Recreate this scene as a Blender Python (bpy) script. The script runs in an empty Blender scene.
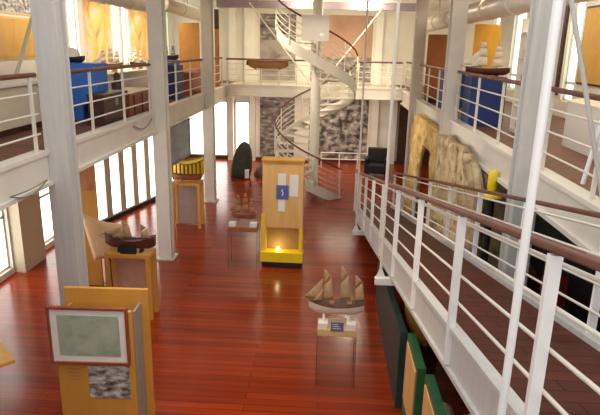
import bpy, bmesh, math, random
from mathutils import Vector, Matrix
random.seed(7)
S = bpy.context.scene
C = S.collection
PI = math.pi

# ------------------------------------------------------------ materials
MATS = {}
def mat(name, col, rough=0.5, metal=0.0, var=0.08, scale=6.0, emit=None, estr=0.0, bump=0.0, coat=0.0, stretch=(1, 1, 1)):
    if name in MATS: return MATS[name]
    m = bpy.data.materials.new(name); m.use_nodes = True
    nt = m.node_tree; b = nt.nodes['Principled BSDF']
    b.inputs['Roughness'].default_value = rough
    b.inputs['Metallic'].default_value = metal
    b.inputs['Coat Weight'].default_value = coat
    tc = nt.nodes.new('ShaderNodeTexCoord'); mp = nt.nodes.new('ShaderNodeMapping')
    mp.inputs['Scale'].default_value = stretch
    nz = nt.nodes.new('ShaderNodeTexNoise'); nz.inputs['Scale'].default_value = scale; nz.inputs['Detail'].default_value = 5
    cr = nt.nodes.new('ShaderNodeValToRGB')
    cr.color_ramp.elements[0].position = 0.3; cr.color_ramp.elements[1].position = 0.7
    cr.color_ramp.elements[0].color = tuple(max(0, c*(1-var)) for c in col) + (1,)
    cr.color_ramp.elements[1].color = tuple(min(1, c*(1+var)) for c in col) + (1,)
    L = nt.links.new
    L(tc.outputs['Object'], mp.inputs['Vector']); L(mp.outputs['Vector'], nz.inputs['Vector'])
    L(nz.outputs['Fac'], cr.inputs['Fac']); L(cr.outputs['Color'], b.inputs['Base Color'])
    if bump:
        bp = nt.nodes.new('ShaderNodeBump'); bp.inputs['Strength'].default_value = bump; bp.inputs['Distance'].default_value = 0.02
        L(nz.outputs['Fac'], bp.inputs['Height']); L(bp.outputs['Normal'], b.inputs['Normal'])
    if emit:
        b.inputs['Emission Color'].default_value = tuple(emit) + (1,); b.inputs['Emission Strength'].default_value = estr
    MATS[name] = m
    return m

def planks(name, c1, c2, mort, pw, pl, rough, coat=0.0, rot=0.0, spec=.3):
    m = bpy.data.materials.new(name); m.use_nodes = True; nt = m.node_tree; b = nt.nodes['Principled BSDF']; L = nt.links.new
    tc = nt.nodes.new('ShaderNodeTexCoord'); mp = nt.nodes.new('ShaderNodeMapping'); mp.inputs['Rotation'].default_value[2] = rot
    br = nt.nodes.new('ShaderNodeTexBrick'); br.inputs['Color1'].default_value = c1+(1,); br.inputs['Color2'].default_value = c2+(1,)
    br.inputs['Mortar'].default_value = mort+(1,); br.inputs['Scale'].default_value = 1.0
    br.inputs['Mortar Size'].default_value = 0.006; br.inputs['Brick Width'].default_value = pl; br.inputs['Row Height'].default_value = pw
    br.offset = 0.37; br.inputs['Bias'].default_value = 0.0
    nz = nt.nodes.new('ShaderNodeTexNoise'); nz.inputs['Scale'].default_value = 1.0; nz.inputs['Detail'].default_value = 6
    mp2 = nt.nodes.new('ShaderNodeMapping'); mp2.inputs['Scale'].default_value = (0.6, 9, 1); mp2.inputs['Rotation'].default_value[2] = rot
    mx = nt.nodes.new('ShaderNodeMixRGB'); mx.blend_type = 'MULTIPLY'; mx.inputs['Fac'].default_value = 0.55
    cr = nt.nodes.new('ShaderNodeValToRGB'); cr.color_ramp.elements[0].position = .3; cr.color_ramp.elements[1].position = .7
    cr.color_ramp.elements[0].color = (.55, .5, .45, 1); cr.color_ramp.elements[1].color = (1.25, 1.2, 1.1, 1)
    L(tc.outputs['Object'], mp.inputs['Vector']); L(mp.outputs['Vector'], br.inputs['Vector'])
    L(tc.outputs['Object'], mp2.inputs['Vector']); L(mp2.outputs['Vector'], nz.inputs['Vector'])
    L(nz.outputs['Fac'], cr.inputs['Fac']); L(br.outputs['Color'], mx.inputs['Color1']); L(cr.outputs['Color'], mx.inputs['Color2'])
    out = mx.outputs['Color']
    L(out, b.inputs['Base Color'])
    b.inputs['Roughness'].default_value = rough; b.inputs['Coat Weight'].default_value = coat; b.inputs['Coat Roughness'].default_value = .12; b.inputs['Specular IOR Level'].default_value = spec
    bp = nt.nodes.new('ShaderNodeBump'); bp.inputs['Strength'].default_value = .12; bp.inputs['Distance'].default_value = .01
    L(nz.outputs['Fac'], bp.inputs['Height']); L(bp.outputs['Normal'], b.inputs['Normal'])
    MATS[name] = m
    return m

def patches(name, cols, scale, rough=.6, detail=6, dist=1.2, stretch=(1, 1, 1), bump=0.0):
    """blotchy picture-like surface: several tones through a noise ramp"""
    m = bpy.data.materials.new(name); m.use_nodes = True; nt = m.node_tree; b = nt.nodes['Principled BSDF']; L = nt.links.new
    tc = nt.nodes.new('ShaderNodeTexCoord'); mp = nt.nodes.new('ShaderNodeMapping'); mp.inputs['Scale'].default_value = stretch
    nz = nt.nodes.new('ShaderNodeTexNoise'); nz.inputs['Scale'].default_value = scale; nz.inputs['Detail'].default_value = detail
    nz.inputs['Distortion'].default_value = dist
    cr = nt.nodes.new('ShaderNodeValToRGB'); els = cr.color_ramp.elements
    n = len(cols)
    while len(els) < n: els.new(.5)
    for i, c in enumerate(cols):
        els[i].position = .3+.42*i/(n-1); els[i].color = c+(1,)
    L(tc.outputs['Object'], mp.inputs['Vector']); L(mp.outputs['Vector'], nz.inputs['Vector'])
    L(nz.outputs['Fac'], cr.inputs['Fac']); L(cr.outputs['Color'], b.inputs['Base Color'])
    b.inputs['Roughness'].default_value = rough
    if bump:
        bp = nt.nodes.new('ShaderNodeBump'); bp.inputs['Strength'].default_value = bump; bp.inputs['Distance'].default_value = .05
        L(nz.outputs['Fac'], bp.inputs['Height']); L(bp.outputs['Normal'], b.inputs['Normal'])
    MATS[name] = m
    return m

def glass_mat():
    m = bpy.data.materials.new('clear_glass'); m.use_nodes = True; nt = m.node_tree; L = nt.links.new
    nt.nodes.remove(nt.nodes['Principled BSDF']); out = nt.nodes['Material Output']
    tr = nt.nodes.new('ShaderNodeBsdfTransparent'); tr.inputs['Color'].default_value = (.975, .985, .98, 1)
    gl = nt.nodes.new('ShaderNodeBsdfGlossy'); gl.inputs['Roughness'].default_value = .03
    lw = nt.nodes.new('ShaderNodeLayerWeight'); lw.inputs['Blend'].default_value = .25
    fr = nt.nodes.new('ShaderNodeMath'); fr.operation = 'MULTIPLY'; fr.inputs[1].default_value = .12
    L(lw.outputs['Facing'], fr.inputs[0])
    mx = nt.nodes.new('ShaderNodeMixShader')
    L(fr.outputs[0], mx.inputs['Fac']); L(tr.outputs['BSDF'], mx.inputs[1]); L(gl.outputs['BSDF'], mx.inputs[2]); L(mx.outputs['Shader'], out.inputs['Surface'])
    MATS['glass'] = m
    return m
GLASS = glass_mat()
STEEL = mat('cream_steel_paint', (.76, .72, .63), .45, var=.05, scale=3)
STEELG = mat('grey_white_steel_paint', (.60, .60, .58), .5, var=.06, scale=5, stretch=(4, 4, .3))
WHITE = mat('white_paint', (.92, .92, .92), .35, var=.03)
CREAM = mat('cream_wall_paint', (.84, .81, .73), .7, var=.04, scale=2)
CREAMD = mat('beige_plaster', (.62, .54, .40), .8, var=.06, scale=2)
RAILW = mat('red_brown_handrail_wood', (.13, .032, .016), .45, var=.25, scale=10)
ORANGE = mat('orange_pine_ply', (.66, .33, .06), .45, var=.12, scale=3, stretch=(1, 1, .2))
PINE = mat('pale_orange_wood', (.78, .47, .17), .5, var=.1, scale=3, stretch=(3, 3, .4))
PINK = mat('pale_board', (.84, .56, .30), .6, var=.06, scale=3)
YELLOW = mat('yellow_paint', (.95, .68, .02), .4, var=.04)
BLUE = mat('bright_blue_paint', (.03, .17, .62), .5, var=.06)
NAVY = mat('dark_blue_paint', (.010, .035, .17), .5, var=.15)
BLACK = mat('black_matt', (.012, .012, .014), .6, var=.2)
DARK = mat('dark_brown_wood', (.06, .022, .012), .45, var=.3, scale=8)
REDW = mat('red_brown_wood', (.28, .07, .03), .4, var=.25, scale=8)
BROWN = mat('mid_brown_wood', (.33, .17, .07), .5, var=.2, scale=8)
SAIL = mat('tan_sail_cloth', (.46, .30, .17), .8, var=.15, scale=25)
SAILW = mat('pale_sail_cloth', (.85, .78, .64), .8, var=.08, scale=20)
GREYC = mat('grey_canvas', (.25, .26, .24), .85, var=.15, scale=6)
TEAL = mat('dark_teal_board', (.018, .050, .050), .45, var=.25, scale=4)
GREEN = mat('dark_green_frame', (.03, .13, .06), .45, var=.15)
PAPER = mat('white_paper', (.85, .83, .80), .7, var=.03)
LBLUE = mat('blue_card', (.10, .13, .34), .6, var=.1)
GREYM = mat('grey_metal', (.28, .28, .28), .35, metal=.6, var=.1)
DUCT = mat('pale_duct_metal', (.78, .73, .62), .35, var=.05)
MAROON = mat('maroon_hull', (.10, .015, .012), .35, var=.2)
DGREEN = mat('dark_olive_cloth', (.045, .05, .03), .85, var=.3, scale=5)
PLASTER = mat('pale_stone', (.72, .62, .46), .85, var=.12, scale=9, bump=.5)
LAMP = mat('lamp_glow', (1, .9, .6), .5, emit=(1, .82, .45), estr=9)
PANE = mat('bright_daylight_pane', (.9, .95, .92), .3, emit=(1.0, .99, .93), estr=2.8)
PANEG = mat('greenish_daylight_pane', (.8, .95, .9), .3, emit=(.80, 1.0, .90), estr=1.5)
FLOOR = planks('polished_jarrah_floor', (.36, .046, .011), (.24, .028, .008), (.17, .021, .006), .13, 2.6, .2, coat=0, spec=.32)
DECK = planks('deck_boards', (.115, .030, .017), (.08, .021, .012), (.02, .007, .005), .16, 40.0, .5, spec=.15)
GDECK = planks('gallery_boards', (.22, .095, .05), (.17, .07, .04), (.06, .03, .02), .14, 3.0, .5)
ROCK = patches('limestone_masonry', [(.20, .14, .08), (.44, .32, .18), (.60, .46, .28), (.70, .57, .38)], 4.5, .9, 9, .6, bump=1.0)
ROCKY = patches('yellow_limestone', [(.45, .30, .09), (.80, .55, .20), (.92, .72, .34)], 4, .9, 8, .8, bump=1.0)
MURAL = patches('black_and_white_photo', [(.02, .018, .018), (.10, .085, .08), (.45, .41, .37), (.80, .75, .68)], 4.0, .5, 9, .25, (1, 1, 1.2))
MURALS = patches('grey_photo', [(.16, .14, .13), (.36, .32, .28), (.50, .45, .39)], 1.0, .5, 8, 1.0, (1, 1, 1.5))
SEPIA = patches('sepia_photo', [(.36, .20, .12), (.46, .27, .17), (.50, .31, .20)], .7, .5, 4, .4)
MURALD = patches('dark_photo', [(.03, .025, .025), (.20, .17, .16), (.55, .50, .44)], 4.0, .5, 9, .3, (1, 1, 2))
MAP = patches('sea_chart_print', [(.27, .33, .26), (.40, .46, .36), (.47, .52, .43)], 6, .5, 9, .3)
PHOTO = patches('old_photo_print', [(.03, .03, .03), (.2, .2, .2), (.55, .55, .54), (.75, .75, .74)], 9, .5, 9, .2, (1, 1, 2))
POSTER = patches('orange_poster', [(.30, .28, .25), (.80, .42, .12), (.85, .55, .15), (.72, .62, .50), (.6, .65, .55)], 1.6, .6, 4, .8)
POSTERB = patches('amber_display_board', [(.60, .33, .06), (.70, .42, .10), (.60, .36, .13)], 1.5, .6, 4, .8)
STRIPE = patches('glossy_goods', [(.2, .14, .1), (.7, .6, .45), (.3, .3, .25)], 9, .6, 6, .5)

# ------------------------------------------------------------ mesh builder
class MB:
    def __init__(s): s.v = []; s.f = []; s.smooth = []
    def add(s, vs, fs, smooth=False):
        n = len(s.v); s.v += [tuple(v) for v in vs]; s.f += [tuple(i+n for i in f) for f in fs]; s.smooth += [smooth]*len(fs); return s
    def box(s, a, b):
        (x0, y0, z0), (x1, y1, z1) = a, b
        return s.add([(x0, y0, z0), (x1, y0, z0), (x1, y1, z0), (x0, y1, z0), (x0, y0, z1), (x1, y0, z1), (x1, y1, z1), (x0, y1, z1)],
                     [(0, 3, 2, 1), (4, 5, 6, 7), (0, 1, 5, 4), (1, 2, 6, 5), (2, 3, 7, 6), (3, 0, 4, 7)])
    def hexa(s, pts):   # 4 bottom, 4 top
        return s.add(pts, [(0, 3, 2, 1), (4, 5, 6, 7), (0, 1, 5, 4), (1, 2, 6, 5), (2, 3, 7, 6), (3, 0, 4, 7)])
    def tube(s, pts, r, n=8, caps=True, flat=None):
        pts = [Vector(p) for p in pts]; rs = r if isinstance(r, (list, tuple)) else [r]*len(pts)
        vs = []; fs = []
        prev = None
        for i, p in enumerate(pts):
            d = (pts[min(i+1, len(pts)-1)]-pts[max(i-1, 0)]).normalized()
            if prev is None:
                a = Vector((0, 0, 1)) if abs(d.z) < .9 else Vector((1, 0, 0))
                u = d.cross(a).normalized()
            else:
                u = (prev-d*prev.dot(d)).normalized()
            prev = u; w = d.cross(u)
            for k in range(n):
                t = 2*PI*k/n+PI/n
                vs.append(p+(u*math.cos(t)+w*math.sin(t))*rs[i])
        for i in range(len(pts)-1):
            for k in range(n):
                k2 = (k+1) % n
                fs.append((i*n+k, i*n+k2, (i+1)*n+k2, (i+1)*n+k))
        s.add(vs, fs, n > 5)
        if caps:
            m = len(pts)-1
            s.add([vs[k] for k in range(n)], [tuple(reversed(range(n)))]); s.add([vs[m*n+k] for k in range(n)], [tuple(range(n))])
        return s
    def bar(s, p0, p1, w):  # square bar
        return s.tube([p0, p1], w*.7071, 4)
    def lathe(s, prof, n=20, c=(0, 0, 0), sx=1, sy=1):
        vs = []; fs = []
        for r, z in prof:
            for k in range(n):
                t = 2*PI*k/n; vs.append((c[0]+r*sx*math.cos(t), c[1]+r*sy*math.sin(t), c[2]+z))
        for i in range(len(prof)-1):
            for k in range(n):
                k2 = (k+1) % n; fs.append((i*n+k, i*n+k2, (i+1)*n+k2, (i+1)*n+k))
        s.add(vs, fs, True)
        s.add([vs[k] for k in range(n)], [tuple(reversed(range(n)))]); m = len(prof)-1
        s.add([vs[m*n+k] for k in range(n)], [tuple(range(n))])
        return s
    def sheet(s, fn, nu, nv, th):
        """closed thin slab over a grid: fn(u,v) -> point; thickness th along local normal"""
        P = [[Vector(fn(i/nu, j/nv)) for j in range(nv+1)] for i in range(nu+1)]
        def N(i, j):
            a = P[min(i+1, nu)][j]-P[max(i-1, 0)][j]; b = P[i][min(j+1, nv)]-P[i][max(j-1, 0)]
            n = a.cross(b); return n.normalized() if n.length > 1e-9 else Vector((0, 1, 0))
        vs = []
        for sgn in (.5, -.5):
            for i in range(nu+1):
                for j in range(nv+1): vs.append(P[i][j]+N(i, j)*th*sgn)
        W = nv+1; M = (nu+1)*W; fs = []
        for i in range(nu):
            for j in range(nv):
                a = i*W+j; fs.append((a, a+W, a+W+1, a+1)); fs.append((M+a, M+a+1, M+a+W+1, M+a+W))
        for i in range(nu):
            for j in (0, nv):
                a = i*W+j; q = (a, a+W, M+a+W, M+a); fs.append(q if j else tuple(reversed(q)))
        for j in range(nv):
            for i in (0, nu):
                a = i*W+j; q = (a, a+1, M+a+1, M+a); fs.append(tuple(reversed(q)) if i else q)
        return s.add(vs, fs, True)
    def build(s, name, m, parent=None, bevel=0.0):
        me = bpy.data.meshes.new(name); me.from_pydata(s.v, [], s.f); me.materials.append(m)
        me.polygons.foreach_set('use_smooth', s.smooth)
        bm = bmesh.new(); bm.from_mesh(me); bmesh.ops.recalc_face_normals(bm, faces=bm.faces[:])
        bm.to_mesh(me); bm.free(); me.update()
        o = bpy.data.objects.new(name, me); C.objects.link(o)
        if parent is not None: o.parent = parent
        if bevel:
            b = o.modifiers.new('bevel', 'BEVEL'); b.width = bevel; b.segments = 2; b.limit_method = 'ANGLE'
        return o

def tag(o, label, cat, group=None):
    o['label'] = label; o['category'] = cat
    if group: o['group'] = group
    return o
def thing(name, label, cat, loc=(0, 0, 0), rz=0, group=None):
    o = bpy.data.objects.new(name, None); C.objects.link(o); o.location = loc; o.rotation_euler[2] = rz
    o.empty_display_size = .1
    return tag(o, label, cat, group)
def struct(name, mb, m, parent=None, bevel=0):
    o = mb.build(name, m, parent, bevel)
    if parent is None: o['kind'] = 'structure'
    return o
def B(a, b): return MB().box(a, b)
def copy_tree(o, parent=None):
    c = o.copy(); C.objects.link(c); c.parent = parent
    for ch in [k for k in bpy.data.objects if k.parent == o]: copy_tree(ch, c)
    return c

XL, XR = -3.5, 2.45          # gallery edges
ZG = 3.15                    # gallery floor level
WL, WR, YF, ZC = -6.2, 5.1, 23.0, 5.95
YB = -2.0

# ------------------------------------------------------------ setting
struct('floor', B((WL-.2, YB, -.2), (WR+.2, YF+.2, 0)), FLOOR)
struct('floor_left_gallery', B((WL, YB, 3.05), (XL-.14, YF, ZG)), GDECK)
struct('floor_right_gallery', B((XR+.14, YB, 3.05), (WR, YF, ZG)), GDECK)
struct('floor_far_balcony', B((XL-.14, 19.35, 2.98), (XR+.14, YF, ZG)), CREAMD)
struct('floor_landing', B((XL, YB, 2.8), (XR, .35, 3.0)), GDECK)
def channel(x0, x1, y0, y1, face):
    m = MB()
    if face == 'L':      # fascia facing +x at x1
        m.box((x0, y0, 2.78), (x1, y1, 3.17)); m.box((x0-.02, y0, 3.14), (x1+.03, y1, 3.19)); m.box((x0-.02, y0, 2.75), (x1+.05, y1, 2.80))
    elif face == 'R':
        m.box((x0, y0, 2.78), (x1, y1, 3.17)); m.box((x0-.03, y0, 3.14), (x1+.02, y1, 3.19)); m.box((x0-.05, y0, 2.75), (x1+.02, y1, 2.80))
    else:
        m.box((x0, y0, 2.90), (x1, y1, 3.24)); m.box((x0, y0-.04, 3.21), (x1, y1, 3.26)); m.box((x0, y0-.04, 2.87), (x1, y1, 2.92))
    return m
tn = 40
CYL, CYR, CS = (7.0, 11.5, 16.25), (6.9, 11.6, 16.3), .29
for e, cy in (('L', CYL), ('R', CYR)):
    ya = YB
    for yb in [c-CS/2-.008 for c in cy]+[19.3]:
        struct('trim_%d' % tn, channel(XL-.14, XL, ya, yb, 'L') if e == 'L' else channel(XR, XR+.14, ya, yb, 'R'), STEEL); tn += 1
        ya = yb+CS+.016
struct('trim_3', channel(XL-.14, XR+.14, 19.3, 19.42, 'F'), STEEL)
struct('ceiling', B((WL, 17.0, ZC), (WR, YF+.2, ZC+.15)), CREAM)
struct('ceiling_nave', B((XL-.3, 9.5, ZC+.15), (XR+.3, 17.0, ZC+.3)), mat('timber_ceiling', (.30, .17, .09), .6, var=.2))
struct('ceiling_left_gallery', B((WL, YB, ZC), (XL-.3, 17.0, ZC+.15)), CREAM)
struct('ceiling_right_gallery', B((XR+.3, YB, ZC), (WR, 17.0, ZC+.15)), CREAM)
struct('wall_far', B((WL-.2, YF, 0), (WR+.2, YF+.2, ZC)), CREAM)

struct('wall_near_blocker', B((WL-.2, YB-.2, 0), (WR+.2, YB, 2.8)), CREAMD)  # unseen wall added behind the camera to block world light at ground level
# side walls with real window openings
def side_wall(name, x0, x1, openings, m):
    """openings: (y0,y1,z0,z1) sorted; builds piers, sills and heads as one mesh"""
    for lvl, (za, zb, ops) in enumerate(openings):
        mb = MB(); y = YB
        for (a, b, c, d) in ops:
            mb.box((x0, y, za), (x1, a, zb))
            if c > za: mb.box((x0, a, za), (x1, b, c))
            if d < zb: mb.box((x0, a, d), (x1, b, zb))
            y = b
        mb.box((x0, y, za), (x1, YF, zb))
        struct(name if lvl == 0 else name+'_upper', mb, m)
winN = [0]
def window(plane, a, b, c, d, axis='x', m=PANE, bar=True):
    """a bright pane set in its opening with a slim frame"""
    winN[0] += 1; n = 'window_%d' % winN[0]
    fr = MB(); t = .045; dp = .05
    def bx(u0, u1, z0, z1, q=dp):
        if axis == 'x': fr.box((plane-q, u0, z0), (plane+q, u1, z1))
        else: fr.box((u0, plane-q, z0), (u1, plane+q, z1))
    bx(a, a+t, c, d); bx(b-t, b, c, d); bx(a, b, c, c+t); bx(a, b, d-t, d)
    if bar: bx(a, b, (c+d)*.42-.03, (c+d)*.42+.03)
    o = struct(n, fr, STEEL)
    g = MB()
    if axis == 'x': g.box((plane-.012, a+.01, c+.01), (plane+.012, b-.01, d-.01))
    else: g.box((a+.01, plane-.012, c+.01), (b-.01, plane+.012, d-.01))
    g.build('pane', m, o)
low = [(7.9, 8.9, .12, 2.7), (9.2, 10.3, .12, 2.7), (11.28, 12.4, .12, 2.7)]
up = [(13.75, 14.3, 3.5, 5.75), (16.6, 17.12, 3.5, 5.75), (17.38, 17.9, 3.5, 5.75), (20.9, 22.3, 3.4, 5.75)]
side_wall('wall_left', WL-.2, WL, [(0, 3.0, low), (3.0, ZC, up)], CREAM)
for (a, b, c, d) in low: window(WL-.12, a, b, c, d)
for (a, b, c, d) in up: window(WL-.12, a, b, c, d, m=PANE if a < 20 else PANEG)
rup = [(12.35, 12.95, 3.5, 5.75), (15.9, 16.9, 3.5, 5.75), (18.3, 19.0, 3.5, 5.75)]
side_wall('wall_right', WR, WR+.2, [(0, 3.0, []), (3.0, ZC, rup)], CREAM)
for (a, b, c, d) in rup: window(WR+.12, a, b, c, d, m=PANEG)
# far wall windows, standing just inside the wall face
for (a, b) in ((-5.75, -5.05), (-4.93, -4.07), (-3.76, -3.16)): window(YF-.03, a, b, .12, 2.35, axis='y', bar=False)
# glazed screen slanting inwards between the first and second columns
P0, P1 = Vector((-5.95, 12.75, 0)), Vector((-4.75, 17.6, 0)); dS = (P1-P0).normalized(); nS = Vector((dS.y, -dS.x, 0)); LS = (P1-P0).length
def sbox(u0, u1, z0, z1, w): 
    a, b = P0+dS*u0, P0+dS*u1; n_ = nS*w
    return [(a-n_)+Vector((0, 0, z0)), (a+n_)+Vector((0, 0, z0)), (b+n_)+Vector((0, 0, z0)), (b-n_)+Vector((0, 0, z0)), (a-n_)+Vector((0, 0, z1)), (a+n_)+Vector((0, 0, z1)), (b+n_)+Vector((0, 0, z1)), (b-n_)+Vector((0, 0, z1))]
nb = 8; pu = LS/nb
mbs = MB(); mbs.hexa(sbox(0, LS, 2.70, 3.03, .06))
struct('wall_glazed_screen', mbs, CREAM)
struct('baseboard_left', MB().hexa(sbox(0, LS, 0, .10, .075)), BLACK)
for i in range(nb+1):
    c_ = min(max(i*pu, .1), LS-.1)
    struct('trim_%d' % (60+i), MB().hexa(sbox(c_-.12, c_+.12, .10, 2.70, .055)), mat('grey_mullion', (.60, .60, .54), .5))
for i in range(nb):
    winN[0] += 1
    o = struct('window_%d' % winN[0], MB().hexa(sbox(i*pu+.13, (i+1)*pu-.13, .10, .14, .04)).hexa(sbox(i*pu+.13, (i+1)*pu-.13, 2.66, 2.70, .04)), STEEL)
    MB().hexa(sbox(i*pu+.121, (i+1)*pu-.121, .14, 2.66, .012)).build('pane', PANE, o)
# wide left-wall piers on the ground floor
for i, yy in enumerate((10.35,)):
    struct('trim_%d' % (4+i), B((WL, yy, 0), (WL+.22, yy+.85, 3.02)), CREAMD)
struct('baseboard_far', B((WL, YF-.09, 0), (XR+2, YF-.06, .1)), DARK)
# pilasters of the far wall
n = 6
for (x0, x1, z0, z1, dp) in ((-4.02, -3.80, 0, 2.98, .35), (-3.12, -2.92, 0, 2.98, .35), (-3.35, -2.95, 3.15, ZC, .2), (-4.6, -4.35, 3.15, ZC, .2),
                             (-3.95, -3.7, 3.15, ZC, .2), (1.72, 2.0, 3.15, ZC, .3), (2.0, 2.5, 3.15, ZC, .15), (1.72, 2.0, 0, 2.98, .3), (2.0, 2.75, 0, 2.98, .15)):
    struct('trim_%d' % n, B((x0, YF-dp, z0), (x1, YF, z1)), CREAM); n += 1
struct('trim_%d' % n, B((XL-.3, 19.6, 5.72), (XR+.3, 19.85, ZC)), mat('mauve_beam', (.34, .28, .33), .6)); n += 1
struct('wall_right_doorway', B((2.85, YF-.1, 0), (4.2, YF-.02, 2.7)), DARK)

# ------------------------------------------------------------ steel columns
def column(x, y, label, s=.31):
    c = thing('steel_column', label, 'column', (x, y, 0), group='steel columns along the galleries')
    h = s/2; t = .035; H = ZC-.02
    m = MB().box((-h, -h, .03), (h, -h+t, H)).box((-h, h-t, .03), (h, h, H)).box((-h*.72, -h+t, .03), (h*.72, h-t, H))
    m.build('shaft', STEELG if y < 9 else STEEL, c, .006)
    B((-h-.06, -h-.06, 0), (h+.06, h+.06, .03)).build('base_plate', STEELG, c)
    return c
# rails stop against the columns, which stand just inside the gallery edge
CX = {'L': -3.42, 'R': 2.435}
for y, lab in zip(CYL, ('broad grey steel column nearest the camera on the left', 'cream steel column right of the brown-hulled boat model on the left stand',
               'slim cream steel column farthest back on the left, before the far windows')):
    column(CX['L']+(.03 if y < 9 else 0), y, lab, CS)
for y, lab in zip(CYR, ('broad grey steel column right behind the bright white hanger', 'cream steel column in front of the masonry wall beside the navy plinth',
               'slim cream steel column beyond the lit stone arch')):
    column(CX['R'], y, lab, CS)

# ------------------------------------------------------------ gallery railings
def railing(p0, p1, posts, label, h=.92, rods=3, group=None, cat='railing', pw=.035):
    """straight railing with root at p0"""
    p0 = Vector(p0); p1 = Vector(p1); r = thing('gallery_railing', label, cat, p0, group=group)
    d = p1-p0
    MB().tube([Vector((0, 0, h)), d+Vector((0, 0, h))], .03, 8).build('handrail', RAILW, r)
    for k in range(rods):
        z = h*(k+.85)/(rods+.75)
        MB().tube([Vector((0, 0, z)), d+Vector((0, 0, z))], .012, 6).build('rod', STEEL, r)
    for t in posts:
        q = d*t
        MB().box((q.x-pw/2, q.y-pw/2, 0), (q.x+pw/2, q.y+pw/2, h-.02)).build('post', STEEL, r)
    return r
Z0 = 3.19
railing((XL-.05, 2.5, Z0), (XL-.05, 6.82, Z0), (.02, .33, .66, .97), 'gallery railing at left edge, near side of the broad grey column')
railing((XL-.05, 7.18, Z0), (XL-.05, 11.32, Z0), (.01, .30, .63, .98), 'gallery railing in front of the bright blue box and dark chest')
railing((XL-.05, 11.68, Z0), (XL-.05, 16.07, Z0), (.02, .36, .68, .98), 'gallery railing in front of the small navy box and red-brown crate')
railing((XL-.05, 16.43, Z0), (XL-.05, 19.1, Z0), (.02, .5, .98), 'short left gallery railing running up to the far balcony')
railing((XR+.05, 2.5, Z0), (XR+.05, 6.7, Z0), (.02, .33, .66, .97), 'right gallery railing before the white curved counter', group=None)
railing((XR+.05, 7.1, Z0), (XR+.05, 11.42, Z0), (.02, .30, .62, .97), 'right gallery railing in front of the navy plinth with ship model')
railing((XR+.05, 11.78, Z0), (XR+.05, 16.12, Z0), (.02, .36, .68, .98), 'right gallery railing below the rust-coloured panel')
railing((XR+.05, 16.48, Z0), (XR+.05, 19.1, Z0), (.02, .5, .98), 'short right gallery railing running up to the far balcony')
railing((XL+.05, 19.33, 3.26), (-.5, 19.33, 3.26), (.01, .2, .4, .6, .8, .99), 'far balcony railing behind the brown canoe, left of the spiral stair', h=.82, rods=4)
railing((.95, 19.33, 3.26), (XR-.05, 19.33, 3.26), (.01, .35, .68, .99), 'far balcony railing right of the spiral stair', h=.82, rods=4)

# ------------------------------------------------------------ ramp
def RX(y): return 1.15-.0157*y
def RZ(y): return 3.11-.188*y
RW = 1.0
def rp(y, side, dz, dx=0): return Vector(((RX(y) if side == 0 else RX(y)+RW)+dx, y, RZ(y)+dz))
ramp = thing('footbridge_ramp', 'long white steel ramp with brown plank deck sloping down to the ground floor', 'ramp', (1.5, 9, 0))
OFF = Vector((-1.5, -9, 0))
Y0, Y1 = .4, 15.75
def rb(m):
    m.v = [tuple(Vector(v)+OFF) for v in m.v]; return m
def strip(y0, y1, xa, xb, za, zb):
    """slab following the ramp between left x offsets xa..xb and heights za..zb"""
    return MB().hexa([(RX(y0)+xa, y0, RZ(y0)+za), (RX(y0)+xb, y0, RZ(y0)+za), (RX(y1)+xb, y1, max(.0, RZ(y1)+za)), (RX(y1)+xa, y1, max(0., RZ(y1)+za)),
                      (RX(y0)+xa, y0, RZ(y0)+zb), (RX(y0)+xb, y0, RZ(y0)+zb), (RX(y1)+xb, y1, max(.03, RZ(y1)+zb)), (RX(y1)+xa, y1, max(.03, RZ(y1)+zb))])
rb(strip(Y0, 16.3, .03, RW-.03, -.06, 0)).build('deck', DECK, ramp)
Yc = 14.6
for xa, xb in ((-.03, .03), (RW-.03, RW+.03)):
    m = strip(Y0, Yc, xa, xb, -.34, .05)
    n0 = len(m.v)
    m.hexa([(RX(Yc)+xa, Yc, RZ(Yc)-.34), (RX(Yc)+xb, Yc, RZ(Yc)-.34), (RX(Y1)+xb, Y1, 0.0), (RX(Y1)+xa, Y1, 0.0),
            (RX(Yc)+xa, Yc, RZ(Yc)+.05), (RX(Yc)+xb, Yc, RZ(Yc)+.05), (RX(Y1)+xb, Y1, RZ(Y1)+.05), (RX(Y1)+xa, Y1, RZ(Y1)+.05)])
    s = -1 if xa < 0 else 1
    xo = xa if s < 0 else xb
    m.v += []
    f = strip(Y0, Yc, xo-.03 if s < 0 else xo, xo if s < 0 else xo+.03, -.34, -.30); m.add(f.v, f.f)
    f = strip(Y0, Yc, xo-.03 if s < 0 else xo, xo if s < 0 else xo+.03, .01, .05); m.add(f.v, f.f)
    rb(m).build('stringer', STEELG, ramp)
ys = [2.5+1.65*k for k in range(9)]
for side in (0, 1):
    for y in ([.85]+ys):
        a = rp(y, side, -.28, -.045 if side == 0 else .045); b = rp(y, side, .97, -.045 if side == 0 else .045)
        if a.z < 0.01: a.z = 0.01
        rb(MB().box((a.x-.03, y-.02, a.z), (a.x+.03, y+.02, b.z))).build('post', WHITE, ramp)
    m = MB(); w, h = .030, .021
    def hp(y, sx, sz): v = rp(y, side, 1.0+sz, (-.045 if side == 0 else .045)+sx); return tuple(v)
    m.hexa([hp(Y0, -w, -h), hp(Y0, w, -h), hp(Y1, w, -h), hp(Y1, -w, -h), hp(Y0, -w, h), hp(Y0, w, h), hp(Y1, w, h), hp(Y1, -w, h)])
    rb(m).build('handrail', RAILW, ramp, .012)
    for dz in (.25, .48, .70, .92):
        rb(MB().tube([rp(Y0, side, dz), rp(Y1, side, dz)], .0125, 6)).build('rod', STEEL, ramp)
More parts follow.
